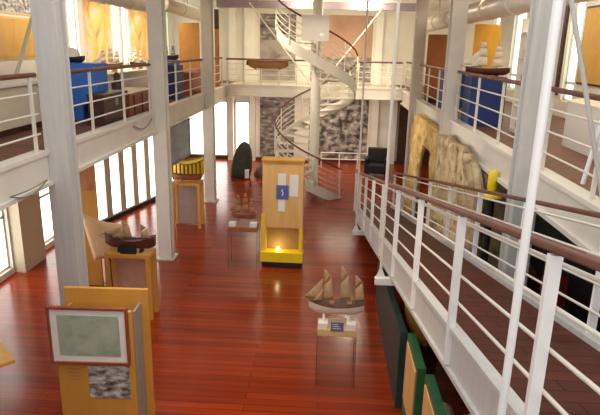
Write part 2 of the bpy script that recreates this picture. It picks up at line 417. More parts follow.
for y in (2.5, 7.65, 12.8):
    z = RZ(y)-.34
    rb(MB().box((RX(y)-.27, y-.045, z-.11), (RX(y)+RW+.27, y+.045, z-.005))).build('cross_beam', WHITE, ramp, .004)
    # little triangular gusset at each hanger foot
    for x in (RX(y)-.19, RX(y)+RW+.19):
        rb(MB().hexa([(x-.07, y-.012, z-.01), (x+.07, y-.012, z-.01), (x+.07, y+.012, z-.01), (x-.07, y+.012, z-.01),
                      (x-.02, y-.012, z+.12), (x+.02, y-.012, z+.12), (x+.02, y+.012, z+.12), (x-.02, y+.012, z+.12)])).build('gusset', WHITE, ramp)
hl = {(2.5, 0): 'thick bright white hanger post rising past the top of the picture, nearest the camera',
      (7.65, 0): 'slim white hanger rod dropping to the middle cross beam of the ramp',
      (12.8, 0): 'thin white hanger rod at the far low end of the ramp'}
for (y, s), lab in hl.items():
    x = RX(y)-.19 if s == 0 else RX(y)+RW+.19
    r = .021 if y < 3 else .022
    o = MB().tube([(0, 0, 0), (0, 0, 7.2-RZ(y)+.22)], r, 10).build('hanger_rod', WHITE if y < 3 else STEEL)
    o.location = (x, y, RZ(y)-.219); tag(o, lab, 'hanger rod', 'hanger rods of the ramp')
o = MB().tube([(0, 0, 0), (-.72, 0, 2.3)], .02, 8).build('brace_rod', STEELG); o.location = (2.445, 4.9, 3.19)
tag(o, 'thin grey diagonal rod leaning across the right gallery opening near the white counter', 'brace rod')
o = MB().tube([(-.12, 0, 0), (.0, 0, .9), (.04, 0, 1.4), (.08, 0, 1.80)], .024, 8).build('brace_rod', WHITE); o.location = (2.80, 5.9, 3.19)
tag(o, 'white slanting rod crossing behind the thin grey diagonal rod', 'brace rod')

# ------------------------------------------------------------ spiral stair
SX, SY = -.41, 17.95
st = thing('spiral_staircase', 'cream steel spiral staircase with brown handrail winding round a round post', 'staircase', (SX, SY, 0))
MB().lathe([(.22, 0), (.22, .04), (.155, .05), (.155, ZC-.01)], 24).build('centre_pole', STEEL, st)
RATE = 3.75/(2*PI); TH0 = math.radians(-48); R = 1.21
def hz(a): return a*RATE
def sp(a, r, dz): t = TH0-a; return Vector((r*math.cos(t), r*math.sin(t), hz(a)+dz))
AMAX = (ZC-.95)/RATE
def helix(r, dz, a0, a1, rad, m, name, step=.12, nn=6):
    k = int((a1-a0)/step)+1
    MB().tube([sp(a0+(a1-a0)*i/k, r, dz) for i in range(k+1)], rad, nn).build(name, m, st)
mb = MB(); k = 120
vs = []; fs = []
for i in range(k+1):
    a = -.12+(AMAX+.12)*i/k
    for r_, dz in ((R, -.20), (R+.035, -.20), (R+.035, .12), (R, .12)):
        v = sp(a, r_, dz); v.z = max(v.z, .0); vs.append(v)
for i in range(k):
    for q in range(4): fs.append((i*4+q, i*4+(q+1) % 4, i*4+4+(q+1) % 4, i*4+4+q))
fs += [(0, 1, 2, 3), (k*4+3, k*4+2, k*4+1, k*4)]
mb.add(vs, fs).build('outer_stringer', STEEL, st)
NT = 18; da = 2*PI/NT; j = 0
while j*da < AMAX-.05:
    a = j*da; z = hz(a)+.02
    t0 = TH0-a+.02; t1 = TH0-a-da-.02; tm = (t0+t1)/2; pr = .13
    m = MB()
    pts = [(pr*math.cos(t0+.3), pr*math.sin(t0+.3)), (R*math.cos(t0), R*math.sin(t0)), (R*math.cos(t1), R*math.sin(t1)), (pr*math.cos(t1-.3), pr*math.sin(t1-.3))]
    m.hexa([(x, y_, z) for x, y_ in pts]+[(x, y_, z+.035) for x, y_ in pts])
    m.build('tread', STEEL, st)
    j += 1
for i in range(int(AMAX/(da*2))+1):
    a = i*da*2
    MB().tube([sp(a, R+.05, -.02), sp(a, R+.05, .93)], .02 if i else .032, 6).build('baluster', STEEL, st)
for dz in (.25, .41, .57, .73): helix(R+.05, dz, 0, AMAX-.02, .013, STEEL, 'rod')
helix(R+.05, .95, -.04, AMAX-.02, .026, RAILW, 'handrail', nn=8)
# white notice board fixed to the pole on the upper flight
# (sub) stays from ceiling to the pole at balcony level
for x, lab in ((-2.5, 'white diagonal stay rising left from the spiral stair pole'), (1.55, 'white diagonal stay rising right from the spiral stair pole')):
    o = MB().tube([(0, 0, 0), (x+.41, 1.2, ZC-3.5)], .022, 8).build('stay_rod', STEEL); s = 1 if x > 0 else -1
    o.location = (SX+.16*s, SY+.12, 3.4)
    o.data.transform(Matrix.Identity(4)); tag(o, lab, 'stay rod', 'diagonal stays at the spiral stair')
B((-.42, -R-.12, 4.68), (.36, -R-.105, 5.38)).build('notice_sheet', PAPER, st)
B((.10, -R-.13, 4.80), (.22, -R-.121, 4.90)).build('dark_clip', GREYM, st)

# ------------------------------------------------------------ far wall murals
def mural(x0, x1, z0, z1, parts, label):
    r = thing('wall_mural', label, 'mural', ((x0+x1)/2, YF-.02, z0))
    w = (x1-x0)/2
    B((-w-.03, -.03, -.03 if z0 > .1 else 0), (w+.03, .018, z1-z0+.03)).build('backing_board', CREAM, r)
    for a, b, m in parts: B((-w, -.042, a*(z1-z0)), (w, -.031, b*(z1-z0))).build('photo_print', m, r)
mural(-2.75, -1.35, 3.2, 5.72, ((0, .62, MURALS), (.62, 1, MURALD)), 'tall grey sea photograph mural upper left of the spiral stair')
mural(-.75, 1.62, 3.2, 5.72, ((0, .38, MURALD), (.38, 1, SEPIA)), 'mural with plain sepia sky and dark foot, upper right of the spiral stair')
mural(-2.75, -1.35, .12, 2.9, ((0, 1, MURALD),), 'dark grey photograph mural at ground level left of the spiral stair')
mural(-.75, 1.62, .12, 2.9, ((0, 1, MURAL),), 'black and white crowd photograph mural at ground level right of the spiral stair')
# low barrier in front of the ground mural
r = thing('low_barrier', 'low cream barrier rail in front of the black and white mural', 'barrier', (.9, 21.7, 0))
for z in (.35, .6): MB().tube([(-1.1, 0, z), (1.0, 0, z)], .02, 6).build('rod', STEEL, r)
for x in (-1.1, -.4, .3, 1.0): B((x-.02, -.02, 0), (x+.02, .02, .62)).build('post', STEEL, r)

# ------------------------------------------------------------ ducts and ceiling lights
def duct(pts, rad, label):
    o = MB().tube(pts, rad, 20)
    for i in range(len(pts)-1):
        a, b = Vector(pts[i]), Vector(pts[i+1]); n_ = max(1, int((b-a).length/1.5)); d = (b-a).normalized()
        for k in range(n_+1):
            c = a+(b-a)*k/n_; o.tube([c-d*.02, c+d*.02], rad+.015, 20)
    o = o.build('air_duct', DUCT)
    for t in (.12, .5, .88):
        a = Vector(pts[0])*(1-t)+Vector(pts[-1])*t; B((a.x-.015, a.y-.01, a.z+rad-.02), (a.x+.015, a.y+.01, ZC-.001)).build('strap', GREYM, o)
    return tag(o, label, 'air duct')
duct([(3.05, 5, 5.32), (3.05, 13.4, 5.30), (3.05, 18.8, 5.27)], .21, 'round cream air duct along the right gallery above the ship model')
duct([(3.6, 9, 5.6), (3.7, 18.8, 5.55)], .13, 'thinner upper duct running beside the big right duct')
duct([(-4.5, 8.5, 5.42), (-4.5, 14.6, 5.40)], .17, 'beige air duct over the left gallery between the two columns')
duct([(-4.3, 14.9, 5.5), (-4.3, 20.5, 5.42)], .19, 'bright white air duct further along the left gallery')
for x, y, lab in ((1.1, 19.3, 'glowing round ceiling lamp right of the spiral stair'), (-.85, 19.4, 'small glowing ceiling lamp above the spiral stair'),):
    r = thing('ceiling_lamp', lab, 'lamp', (x, y, ZC))
    MB().lathe([(.05, -.06), (.05, 0)], 12).build('stem', STEEL, r)
    MB().lathe([(.02, -.22), (.09, -.19), (.115, -.13), (.09, -.07), (.05, -.055)], 16).build('globe', LAMP, r)

# ------------------------------------------------------------ ship models
def hull(L, W, D, sheer=.25, n=18, stern=.55, bow=1.0):
    """closed hull mesh; bow at -x, keel z=0, deck level ~D"""
    m = MB(); rows = []; K = 7
    for i in range(n+1):
        t = i/n; x = -L/2+L*t
        w = W/2*min(1, (math.sin(PI*min(t*1.0, .5))**.8 if t < .5 else (1-(1-stern)*((t-.5)/.5)**2.2)))
        w = max(w, .004*L)
        top = D+sheer*D*((2*t-1)**2)*(1.25 if t < .5 else .9)
        keel = D*.55*max(0, 1-t/.16)**1.6+D*.4*max(0, (t-.86)/.14)**1.5
        row = []
        for k_ in range(2*K+1):
            s_ = (k_-K)/K
            yy = w*(1-abs(1-abs(s_))**2.6)*(1 if s_ >= 0 else -1)
            zz = keel+(top-keel)*abs(s_)**1.7
            row.append((x, yy, zz))
        rows.append(row)
    P = 2*K+1; vs = [p for r_ in rows for p in r_]; fs = []
    for i in range(n):
        for k_ in range(P-1): fs.append((i*P+k_, i*P+k_+1, (i+1)*P+k_+1, (i+1)*P+k_))
    m.add(vs, fs, True)
    vt = []; ft = []
    for i in range(n+1):
        a, b = rows[i][0], rows[i][-1]; vt += [(a[0], a[1], a[2]), (b[0], b[1], b[2])]
    for i in range(n): ft.append((2*i, 2*i+2, 2*i+3, 2*i+1))
    m.add(vt, ft)
    m.add(rows[0], [tuple(range(P))]); m.add(rows[n], [tuple(reversed(range(P)))])
    return m, rows
def rim(rows, rad):
    m = MB()
    for e in (0, -1): m.tube([Vector(r_[e])+Vector((0, 0, rad)) for r_ in rows], rad, 6)
    return m
def sail(p00, p10, p11, p01, bulge, m, parent, th=.004):
    a, b, c, d = map(Vector, (p00, p10, p11, p01))
    def fn(u, v):
        p = (a*(1-u)+b*u)*(1-v)+(d*(1-u)+c*u)*v
        p = p+Vector((0, -1, 0))*bulge*math.sin(PI*u)*math.sin(PI*v); return p
    MB().sheet(fn, 6, 6, th).build('sail', m, parent)

def ship(name, label, loc, rz, L, W, D, H, hm, sm, masts=3, kind='gaff', rimm=None, stand=None, group=None, deckm=None, sheer=.25):
    r = thing(name, label, 'model ship', loc, rz, group)
    m, rows = hull(L, W, D, sheer)
    base = stand[0] if stand else 0
    for i in range(len(m.v)): v = m.v[i]; m.v[i] = (v[0], v[1], v[2]+base)
    rows = [[(p[0], p[1], p[2]+base) for p in q] for q in rows]
    h = m.build('hull', hm, r)
    rim(rows, L*.008).build('gunwale', rimm or hm, r)
    if deckm:
        vt = []; n_ = len(rows)
        for q in rows: vt += [(q[0][0], q[0][1], q[0][2]+.002), (q[-1][0], q[-1][1], q[-1][2]+.002), (q[0][0], q[0][1], q[0][2]+.008), (q[-1][0], q[-1][1], q[-1][2]+.008)]
        ft = []
        for i in range(n_-1):
            a = 4*i; b = a+4; ft += [(a, b, b+1, a+1), (a+2, a+3, b+3, b+2), (a, a+2, b+2, b), (a+1, b+1, b+3, a+3)]
        ft += [(0, 1, 3, 2), (4*n_-4, 4*n_-2, 4*n_-1, 4*n_-3)]
        MB().add(vt, ft).build('deck', deckm, r)
        for x in (-.12, .2): B((x*L, -W*.18, base+D*.9), (x*L+.08*L, W*.18, base+D*1.25)).build('deck_house', BROWN, r)
    if stand:
        for x in (-L*.22, L*.22):
            MB().hexa([(x-.02*L, -W*.35, 0), (x+.02*L, -W*.35, 0), (x+.02*L, W*.35, 0), (x-.02*L, W*.35, 0),
                       (x-.02*L, -W*.22, base+D*.25), (x+.02*L, -W*.22, base+D*.25), (x+.02*L, W*.22, base+D*.25), (x-.02*L, W*.22, base+D*.25)]).build('cradle', stand[1], r)
    z0 = base+D*.9
    MB().tube([(-L*.46, 0, z0+.2*D), (-L*.64, 0, z0+D*.7)], [L*.008, L*.004], 6).build('bowsprit', BROWN, r)
    xs = {3: (-.24, .06, .32), 2: (-.14, .22), 1: (0,)}[masts]
    hs = {3: (.9, 1.0, .78), 2: (1, .85), 1: (1,)}[masts]
    for i, (x, hh) in enumerate(zip(xs, hs)):
        X = x*L; T = H*hh
        MB().tube([(X, 0, base+D*.5), (X, 0, z0+T)], [L*.008, L*.003], 6).build('mast', BROWN, r)
        if kind == 'gaff':
            g = L*.20
            MB().tube([(X, 0, z0+T*.12), (X+g, 0, z0+T*.14)], L*.004, 5).build('boom', BROWN, r)
            MB().tube([(X, 0, z0+T*.55), (X+g*.7, 0, z0+T*.78)], L*.004, 5).build('gaff', BROWN, r)
            sail((X+.01*L, 0, z0+T*.60), (X+g*.60, 0, z0+T*.80), (X+.03*L, 0, z0+T*.97), (X+.005*L, 0, z0+T*.96), L*.01, sm, r)
            sail((X+.01*L, 0, z0+T*.14), (X+g*.95, 0, z0+T*.16), (X+g*.68, 0, z0+T*.74), (X+.01*L, 0, z0+T*.54), L*.03, sm, r)
        elif kind == 'square':
            for a, b, w in ((.12, .42, .13), (.46, .70, .10), (.73, .9, .07)):
                sail((X-w*L, -.012*L, z0+T*a), (X+w*L, -.012*L, z0+T*a), (X+w*L*.8, -.012*L, z0+T*b), (X-w*L*.8, -.012*L, z0+T*b), L*.03, sm, r)
                MB().tube([(X-w*L*.85, -.012*L, z0+T*b), (X+w*L*.85, -.012*L, z0+T*b)], L*.004, 5).build('yard', BROWN, r)
    if kind in ('gaff', 'square'):
        X = xs[0]*L; T = H*hs[0]
        sail((-L*.60, 0, z0+D*.75), (X-.03*L, 0, z0+T*.12), (X-.02*L, 0, z0+T*.72), (X-.03*L, 0, z0+T*.70), L*.02, sm, r)
        sail((-L*.44, 0, z0+D*.35), (X-.02*L, 0, z0+T*.08), (X-.01*L, 0, z0+T*.45), (X-.02*L, 0, z0+T*.44), L*.04, sm, r)
    return r

def glass_stand(name, label, loc, w, d, zt, tray, zc, leg_m, blocks=True, tag_blue=False):
    """display stand: clear legs box below, tray box, glass hood above to zc"""
    r = thing(name, label, 'display stand', loc)
    B((-w/2, -d/2, .0), (w/2, d/2, .03)).build('foot_plate', GLASS, r)
    m = MB(); t = .006
    m.box((-w/2, -d/2, .03), (w/2, -d/2+t, zt)).box((-w/2, d/2-t, .03), (w/2, d/2, zt)).box((-w/2, -d/2+t, .03), (-w/2+t, d/2-t, zt)).box((w/2-t, -d/2+t, .03), (w/2, d/2-t, zt))
    m.build('clear_plinth', GLASS, r)
    for x in (-w/2-.004, w/2-.004):
        for y_ in (-d/2-.004, d/2-.004): B((x, y_, .03), (x+.008, y_+.008, zt)).build('edge', mat('smoked_edge', (.12, .05, .04), .4), r)
    B((-w/2, -d/2, zt), (w/2, d/2, zt+tray)).build('tray', leg_m, r, .004)
    if blocks:
        for x in (-w*.36, w*.36): B((x-.08*w-.02, -d*.48, zt+tray), (x+.08*w+.02, -d*.1, zt+tray+.08)).build('block', PAPER, r)
    if tag_blue:
        t_ = B((-.085, -d/2-.012, zt+tray-.01), (.085, -d/2, zt+tray+.11)).build('blue_card', LBLUE, r)
        for k_ in range(3): B((-.06, -d/2-.015, zt+tray+.02+k_*.03), (.05-.02*k_, -d/2-.0125, zt+tray+.028+k_*.03)).build('lettering', PAPER, t_)
    m = MB(); z0_, z1_ = zt+tray, zc
    m.box((-w/2, -d/2, z0_), (w/2, -d/2+t, z1_)).box((-w/2, d/2-t, z0_), (w/2, d/2, z1_)).box((-w/2, -d/2+t, z0_), (-w/2+t, d/2-t, z1_)).box((w/2-t, -d/2+t, z0_), (w/2, d/2-t, z1_))
    return r, m
# front centre ship on its stand
r, m = glass_stand('display_stand', 'clear stand with beige tray and blue card under the tan-sailed three-masted ship', (.22, 7.0, 0), .52, .34, .79, .10, 2.0, mat('straw_tray', (.66, .50, .27), .6), True, True)
ship('model_ship', 'dark-hulled three-masted model ship with tan sails, nearest in the middle of the hall', (.20, 7.0, .972), 0, .74, .25, .13, .58, mat('off_white_hull', (.66, .58, .50), .5), SAIL, 3, 'gaff', DARK, (.08, PAPER), deckm=DARK)
r, m = glass_stand('display_stand', 'clear stand with cream blocks and glass hood left of the orange kiosk', (-1.66, 11.1, 0), .60, .40, .85, .10, 1.85, mat('smoky_brown_tray', (.30, .11, .05), .4), True)
m.build('glass_hood', GLASS, r)
ship('model_ship', 'small red-brown model ship inside the glass hood left of the kiosk', (-1.66, 11.15, 1.032), 0, .50, .14, .10, .5, REDW, mat('brown_sail', (.40, .16, .08), .8), 3, 'square', None, (.03, DARK))

# kiosk
k = thing('display_kiosk', 'tall orange plywood information kiosk with papers and a lit niche at its foot, mid-floor', 'kiosk', (-.87, 11.25, 0), math.radians(-1.5))
B((-.42, -.10, .02), (.42, .26, .12)).build('plinth', BLACK, k)
for x in (-.34, .34):
    for y_ in (-.05, .2): MB().tube([(x-.02, y_, .035), (x+.02, y_, .035)], .035, 12).build('wheel', BLACK, k)
body = MB().box((-.40, .16, .12), (.40, .26, 2.27)).box((-.40, -.02, .86), (.40, .16, 2.27)).box((-.40, -.02, .34), (-.33, .16, .86)).box((.33, -.02, .34), (.40, .16, .86))
body.v = [(v[0]*1.05, v[1], v[2]) for v in body.v]; body.build('cabinet', PINE, k, .004)
B((-.34, .150, .34), (.34, .158, .86)).build('niche_lining', mat('niche_brown', (.42, .26, .09), .7), k)
B((-.44, -.05, 2.27), (.44, .28, 2.31)).build('top_cap', ORANGE, k, .004)
B((-.455, -.10, .12), (.445, .16, .34)).build('niche_base', YELLOW, k, .004)
B((-.44, -.045, .34), (-.37, -.021, 1.15)).build('edge_strip', YELLOW, k); B((.36, -.045, .34), (.43, -.021, .86)).build('edge_strip', YELLOW, k)
B((-.385, -.026, 2.21), (.385, -.02, 2.27)).build('edge_strip', ORANGE, k)
lp = MB().lathe([(.015, 0), (.035, .015), (.038, .045), (.015, .07)], 12, (-.09, .04, .345)).build('niche_lamp', LAMP, k)
for (x0, x1, z0_, z1_, mm) in ((-.10, .06, 1.60, 2.02, PAPER), (.14, .32, 1.55, 2.00, PAPER), (-.09, .05, 1.22, 1.62, PAPER)):
    B((x0, -.028, z0_), (x1, -.02, z1_)).build('notice_sheet', mm, k)
c_ = B((-.13, -.036, 1.48), (.12, -.029, 1.78)).build('blue_card', LBLUE, k); c_['label'] = 'blue card with a pale emblem'
MB().tube([(-.015, -.039, 1.56), (.01, -.039, 1.62), (-.02, -.039, 1.66), (.0, -.039, 1.70)], .012, 6).build('emblem', PAPER, c_)

# bottom-left map board
mbd = thing('map_board', 'orange two-leaf notice board with framed green sea chart and grey photograph, bottom left', 'notice board', (-2.42, 5.5, 0), math.radians(2))
B((-.48, .26, 0), (.47, .31, 1.84)).build('rear_panel', ORANGE, mbd, .004)
B((-.50, -.02, 0), (.36, .03, 1.70)).build('front_panel', ORANGE, mbd, .004)
B((.36, .03, 0), (.39, .26, 1.68)).build('side_panel', mat('grey_side_panel', (.30, .27, .25), .5), mbd)
B((-.42, .03, 0), (-.39, .26, 1.66)).build('side_panel', ORANGE, mbd)
fr = thing('x', '', ''); bpy.data.objects.remove(fr)
f = MB(); x0, x1, z0_, z1_ = -.545, .33, 1.07, 1.755; t = .025
f.box((x0, -.07, z0_), (x1, -.021, z0_+t)).box((x0, -.07, z1_-t), (x1, -.021, z1_)).box((x0, -.07, z0_+t), (x0+t, -.021, z1_-t)).box((x1-t, -.07, z0_+t), (x1, -.021, z1_-t))
f = f.build('chart_frame', REDW, mbd)
B((x0+t, -.045, z0_+t), (x1-t, -.03, z1_-t)).build('mount', PAPER, f)
B((x0+.10, -.05, z0_+.10), (x1-.10, -.0455, z1_-.10)).build('sea_chart', MAP, f)
B((-.16, -.027, .62), (.30, -.021, 1.04)).build('photo_print', PHOTO, mbd)
tx = MB()
for i in range(4): tx.box((-.38, -.0235, .98-.045*i), (-.24-.02*(i % 2), -.021, .993-.045*i))
tx.build('text_lines', mat('brown_ink', (.45, .24, .08), .7), mbd)
# orange table corner at the left edge
tb = thing('display_table', 'orange wooden table whose corner enters at the lower left edge', 'table', (-4.02, 5.5, 0), math.radians(45))
B((-.42, -.42, 1.0), (.42, .42, 1.05)).build('tabletop', mat('bright_orange_top', (.85, .45, .10), .5), tb, .006)
MB().tube([(-.2, -.2, .03), (-.2, -.2, 1.0)], .04, 12).build('pedestal', BROWN, tb); MB().lathe([(.22, 0), (.22, .03)], 20, (-.2, -.2, 0)).build('foot', BROWN, tb)

# front-left vitrine and ship
def frame_stand(label, loc, w, d, h, rz, m=ORANGE, inner=None):
    r = thing('display_stand', label, 'display stand', loc, rz)
    for x in (-w/2+.035, w/2-.035):
        for y_ in (-d/2+.035, d/2-.035): B((x-.035, y_-.035, 0), (x+.035, y_+.035, h-.07)).build('leg', m, r)
    B((-w/2, -d/2, h-.07), (w/2, d/2, h)).build('top', m, r, .004)
    B((-w/2+.07, d/2-.055, .02), (w/2-.07, d/2-.04, h-.07)).build('back_panel', inner or PINK, r)
    return r
frame_stand('orange wooden stand with pale back under the brown-hulled boat model', (-3.22, 8.75, 0), .76, .38, 1.17, 0, ORANGE, mat('rosy_board', (.55, .33, .24), .6))
s = ship('model_ship', 'brown-hulled boat model with two tan sails on the left orange stand', (-3.20, 8.72, 1.172), 0, .84, .20, .13, .36, mat('dark_red_hull', (.10, .025, .015), .4), SAIL, 2, 'gaff', DARK, (.06, BLACK), sheer=.75)
B((-.13, -.14, 0), (.13, -.09, .14)).build('name_card', BLACK, s)
frame_stand('small orange wooden stand just past the second left column', (-3.50, 13.8, 0), .74, .45, 1.18, 0, ORANGE, mat('grey_board', (.40, .30, .27), .6))
ship('model_ship', 'tiny dark model boat on the farther left orange stand', (-3.5, 13.8, 1.182), 0, .72, .18, .12, .18, REDW, SAIL, 1, 'none', MAROON, (.03, PINE))
# yellow clinker dinghy beyond it with dark ribs
dy = thing('yellow_dinghy', 'yellow dinghy hull with dark ribs propped under the left gallery', 'boat', (-3.86, 15.2, .86), math.radians(12))
m, rows = hull(.95, .7, .50); m.build('hull', YELLOW, dy)
rb_ = MB()
for i in range(2, 17, 2):
    rb_.tube([Vector(p)*1.006 for p in rows[i]], .02, 5)
rb_.build('rib', DARK, dy); rim(rows, .02).build('gunwale', BROWN, dy)
t_ = thing('trestle', 'low brown trestle under the yellow dinghy', 'trestle', (-3.86, 15.2, 0), math.radians(12))
for x in (-.3, .3):
    B((x-.04, -.3, 0), (x+.04, -.24, .76)).build('leg', BROWN, t_); B((x-.04, .24, 0), (x+.04, .3, .76)).build('leg', BROWN, t_); B((x-.04, -.3, .76), (x+.04, .3, .82)).build('cross_bar', BROWN, t_)
# grey canvas sail under the gallery
sc = thing('canvas_sail', 'grey slanting canvas sail hanging under the left gallery', 'sail', (-3.72, 14.2, 2.70))
MB().sheet(lambda u, v: (-.36+.60*u, .05*math.sin(3*u), -.02-(1.28-.38*u)*v), 8, 8, .012).build('cloth', GREYC, sc)
MB().tube([(-.42, 0, 0), (.32, 0, 0)], .022, 8).build('spar', BROWN, sc)
for x in (-.38, -.12): MB().tube([(x, 0, .01), (x, 0, .345)], .008, 6).build('cord', GREYC, sc)

# curved pale board, orange panel behind first column
o = MB().sheet(lambda u, v: (-.42+.72*u+.20*v, -.14*math.sin(PI*u)+.25*u, .80-.92*v-.30*u+.20*math.sin(PI*u)*v), 10, 8, .015)
pl = thing('curved_display_board', 'curved pale wooden board like a peeled plank behind the first left column', 'display board', (-3.86, 9.3, .86), 0)
o.build('board', PINK, pl)
MB().tube([(0, .12, -.86), (0, .12, .1)], .03, 8).build('post', DARK, pl)
MB().lathe([(.2, 0), (.2, .02)], 16, (0, .12, -.86)).build('foot', DARK, pl)
op = thing('orange_banner_panel', 'tall narrow orange panel just right of the first left column', 'panel', (-4.33, 9.85, 0))
B((-.20, -.03, .03), (.14, .03, 2.6)).build('panel', ORANGE, op); B((-.22, -.15, 0), (.22, .15, .03)).build('base', DARK, op)
bt = mat('rust_picture', (.55, .22, .10), .6, var=.3, scale=4)
B((-.16, -.036, 1.9), (.10, -.031, 2.45)).build('picture', bt, op)
pp = thing('picture_panel', 'low dark photograph panel behind the left orange stand', 'panel', (-3.95, 10.35, 0))
B((-.35, -.02, .2), (.35, .02, .85)).build('photo_print', PHOTO, pp)
for x in (-.3, .3): B((x-.02, .02, 0), (x+.02, .05, .84)).build('leg', DARK, pp)
# bench at left window with table
# loops of cable hanging under the left gallery
m = MB(); m.tube([(0, .40+.07*i, .06-.09*math.sin(PI*i/12)) for i in range(13)], .008, 6)
m.tube([(0, .40+.07*i, .06-.02*math.sin(PI*i/12)) for i in range(13)], .008, 6)
o = m.build('hanging_cable', mat('grey_brown_cable', (.22, .19, .16), .6)); o.location = (XL+.07, 5.4, 2.80); tag(o, 'grey-brown cable looped along the left gallery edge before the first column', 'cable')
m = MB(); m.tube([(0, .09*i, -.02-.12*math.sin(PI*i/12)) for i in range(13)], .010, 6)
o = m.build('hanging_cable', MATS['grey_brown_cable']); o.location = (XL+.03, 10.0, 3.1); tag(o, 'thin grey-brown cable looped on the gallery edge under the red-brown crate', 'cable')

# far-left dark hump and heap
hp_ = thing('covered_exhibit', 'dark olive hump-shaped covered exhibit by the far left windows', 'exhibit', (-3.05, 19.6, 0), 0)
mb = MB(); prof = [(.34, 0), (.36, .3), (.33, .7), (.26, 1.0), (.17, 1.18), (.05, 1.27)]
vs = []; fs = []; N_ = 20
for r_, z in prof:
    for q in range(N_):
        t = 2*PI*q/N_; w_ = 1+.07*math.sin(5*t)
        vs.append((r_*w_*math.cos(t)+.13*z, r_*w_*math.sin(t)*.8, z))
for i in range(len(prof)-1):
    for q in range(N_): fs.append((i*N_+q, i*N_+(q+1) % N_, (i+1)*N_+(q+1) % N_, (i+1)*N_+q))
fs += [tuple(reversed(range(N_))), tuple((len(prof)-1)*N_+q for q in range(N_))]
mb.add(vs, fs, True).build('cover', DGREEN, hp_)
B((.22, -.38, .05), (.36, -.30, .35)).build('white_tag', PAPER, hp_)
mb = MB(); vs = []; fs = []
prof = [(.62, 0), (.6, .25), (.45, .48), (.2, .62), (.03, .68)]
for r_, z in prof:
    for q in range(N_):
        t = 2*PI*q/N_; w_ = 1+.10*math.sin(3*t+1)+.05*math.sin(7*t)
        vs.append((r_*w_*math.cos(t)+.25*z, r_*w_*math.sin(t)*.6, z))
for i in range(len(prof)-1):
    for q in range(N_): fs.append((i*N_+q, i*N_+(q+1) % N_, (i+1)*N_+(q+1) % N_, (i+1)*N_+q))
fs += [tuple(reversed(range(N_))), tuple((len(prof)-1)*N_+q for q in range(N_))]
o = mb.add(vs, fs, True).build('draped_bundle', mat('grey_brown_cloth', (.17, .12, .09), .85, var=.4, scale=4)); o.location = (-2.0, 19.9, 0)
tag(o, 'low grey-brown draped bundle between the olive hump and the kiosk', 'bundle')

# black armchair-like thing far right
ac = thing('armchair', 'black armchair beside the far end of the ramp', 'armchair', (1.85, 20.6, 0), math.radians(-10))
B((-.36, -.34, .12), (.36, .34, .45)).build('seat', BLACK, ac, .04); B((-.36, .16, .45), (.36, .34, 1.0)).build('backrest', BLACK, ac, .04)
for x in (-.42, .30): B((x, -.34, .12), (x+.12, .34, .66)).build('arm', BLACK, ac, .03)
for x in (-.32, .32):
    for y_ in (-.28, .28): B((x-.025, y_-.025, 0), (x+.025, y_+.025, .12)).build('leg', DARK, ac)

# brown canoe on the far balcony rail
cn = thing('model_canoe', 'brown canoe model with rounded belly mounted on the far balcony rail', 'model boat', (-2.05, 19.12, 3.80))
m, rows = hull(1.35, .30, .22, .10, stern=.2); m.build('hull', mat('canoe_brown', (.30, .15, .05), .5, var=.2), cn)
rim(rows, .022).build('gunwale', REDW, cn)
for x in (-.4, .4): B((x-.02, -.06, -.03), (x+.02, .17, .0)).build('bracket', DARK, cn)
for x in (-.66, .66): B((x-.03, -.03, .10), (x+.03, .03, .22)).build('end_block', DARK, cn)
# narrow orange banner at left end of balcony
bn = thing('hanging_banner', 'narrow brown and orange vertical banner beyond the third left column', 'banner', (-3.68, 18.97, 3.16))
B((-.07, -.02, 0), (.07, .02, 1.85)).build('cloth', mat('tan_banner', (.45, .22, .07), .7, var=.2), bn)
B((-.07, -.03, 1.85), (.07, .03, 2.45)).build('dark_head', DARK, bn)

# ------------------------------------------------------------ left gallery things
bx = thing('blue_display_box', 'bright blue display box behind the left gallery railing', 'box', (-4.42, 10.1, ZG))
B((-.32, -.15, .30), (.34, .4, 1.0)).build('top_case', BLUE, bx, .006); B((-.30, -.12, 0), (.06, .36, .30)).build('pedestal', BLUE, bx, .006)
sd = thing('domed_ship_model', 'dark little hull under a pale dome on the bright blue box', 'model ship', (-4.58, 10.2, ZG+1.0))
m, rows = hull(.42, .20, .10); m.build('hull', BLACK, sd); MB().lathe([(.13, 0), (.135, .05), (.10, .12), (.03, .16)], 18, (0, 0, .1)).build('dome', SAILW, sd)
c_ = thing('wooden_chest', 'dark brown wooden chest behind the gallery railing beside the blue box', 'chest', (-3.88, 9.95, ZG), math.radians(0))
B((-.15, -.55, 0), (.13, .55, .46)).build('body', DARK, c_, .01); B((-.16, -.57, .46), (.15, .57, .52)).build('lid', DARK, c_, .01)
B((.132, -.05, .30), (.145, .08, .42)).build('lock', GREYM, c_)
c_ = thing('wooden_crate', 'red-brown wooden crate right of the dark chest', 'crate', (-4.0, 11.4, ZG))
B((-.3, -.75, 0), (.25, .75, .40)).build('body', REDW, c_, .01); B((-.32, -.77, .40), (.27, .77, .45)).build('lid', BROWN, c_, .01)
for y_ in (-.5, 0, .5): B((.25, y_-.03, 0), (.262, y_+.03, .40)).build('batten', DARK, c_)
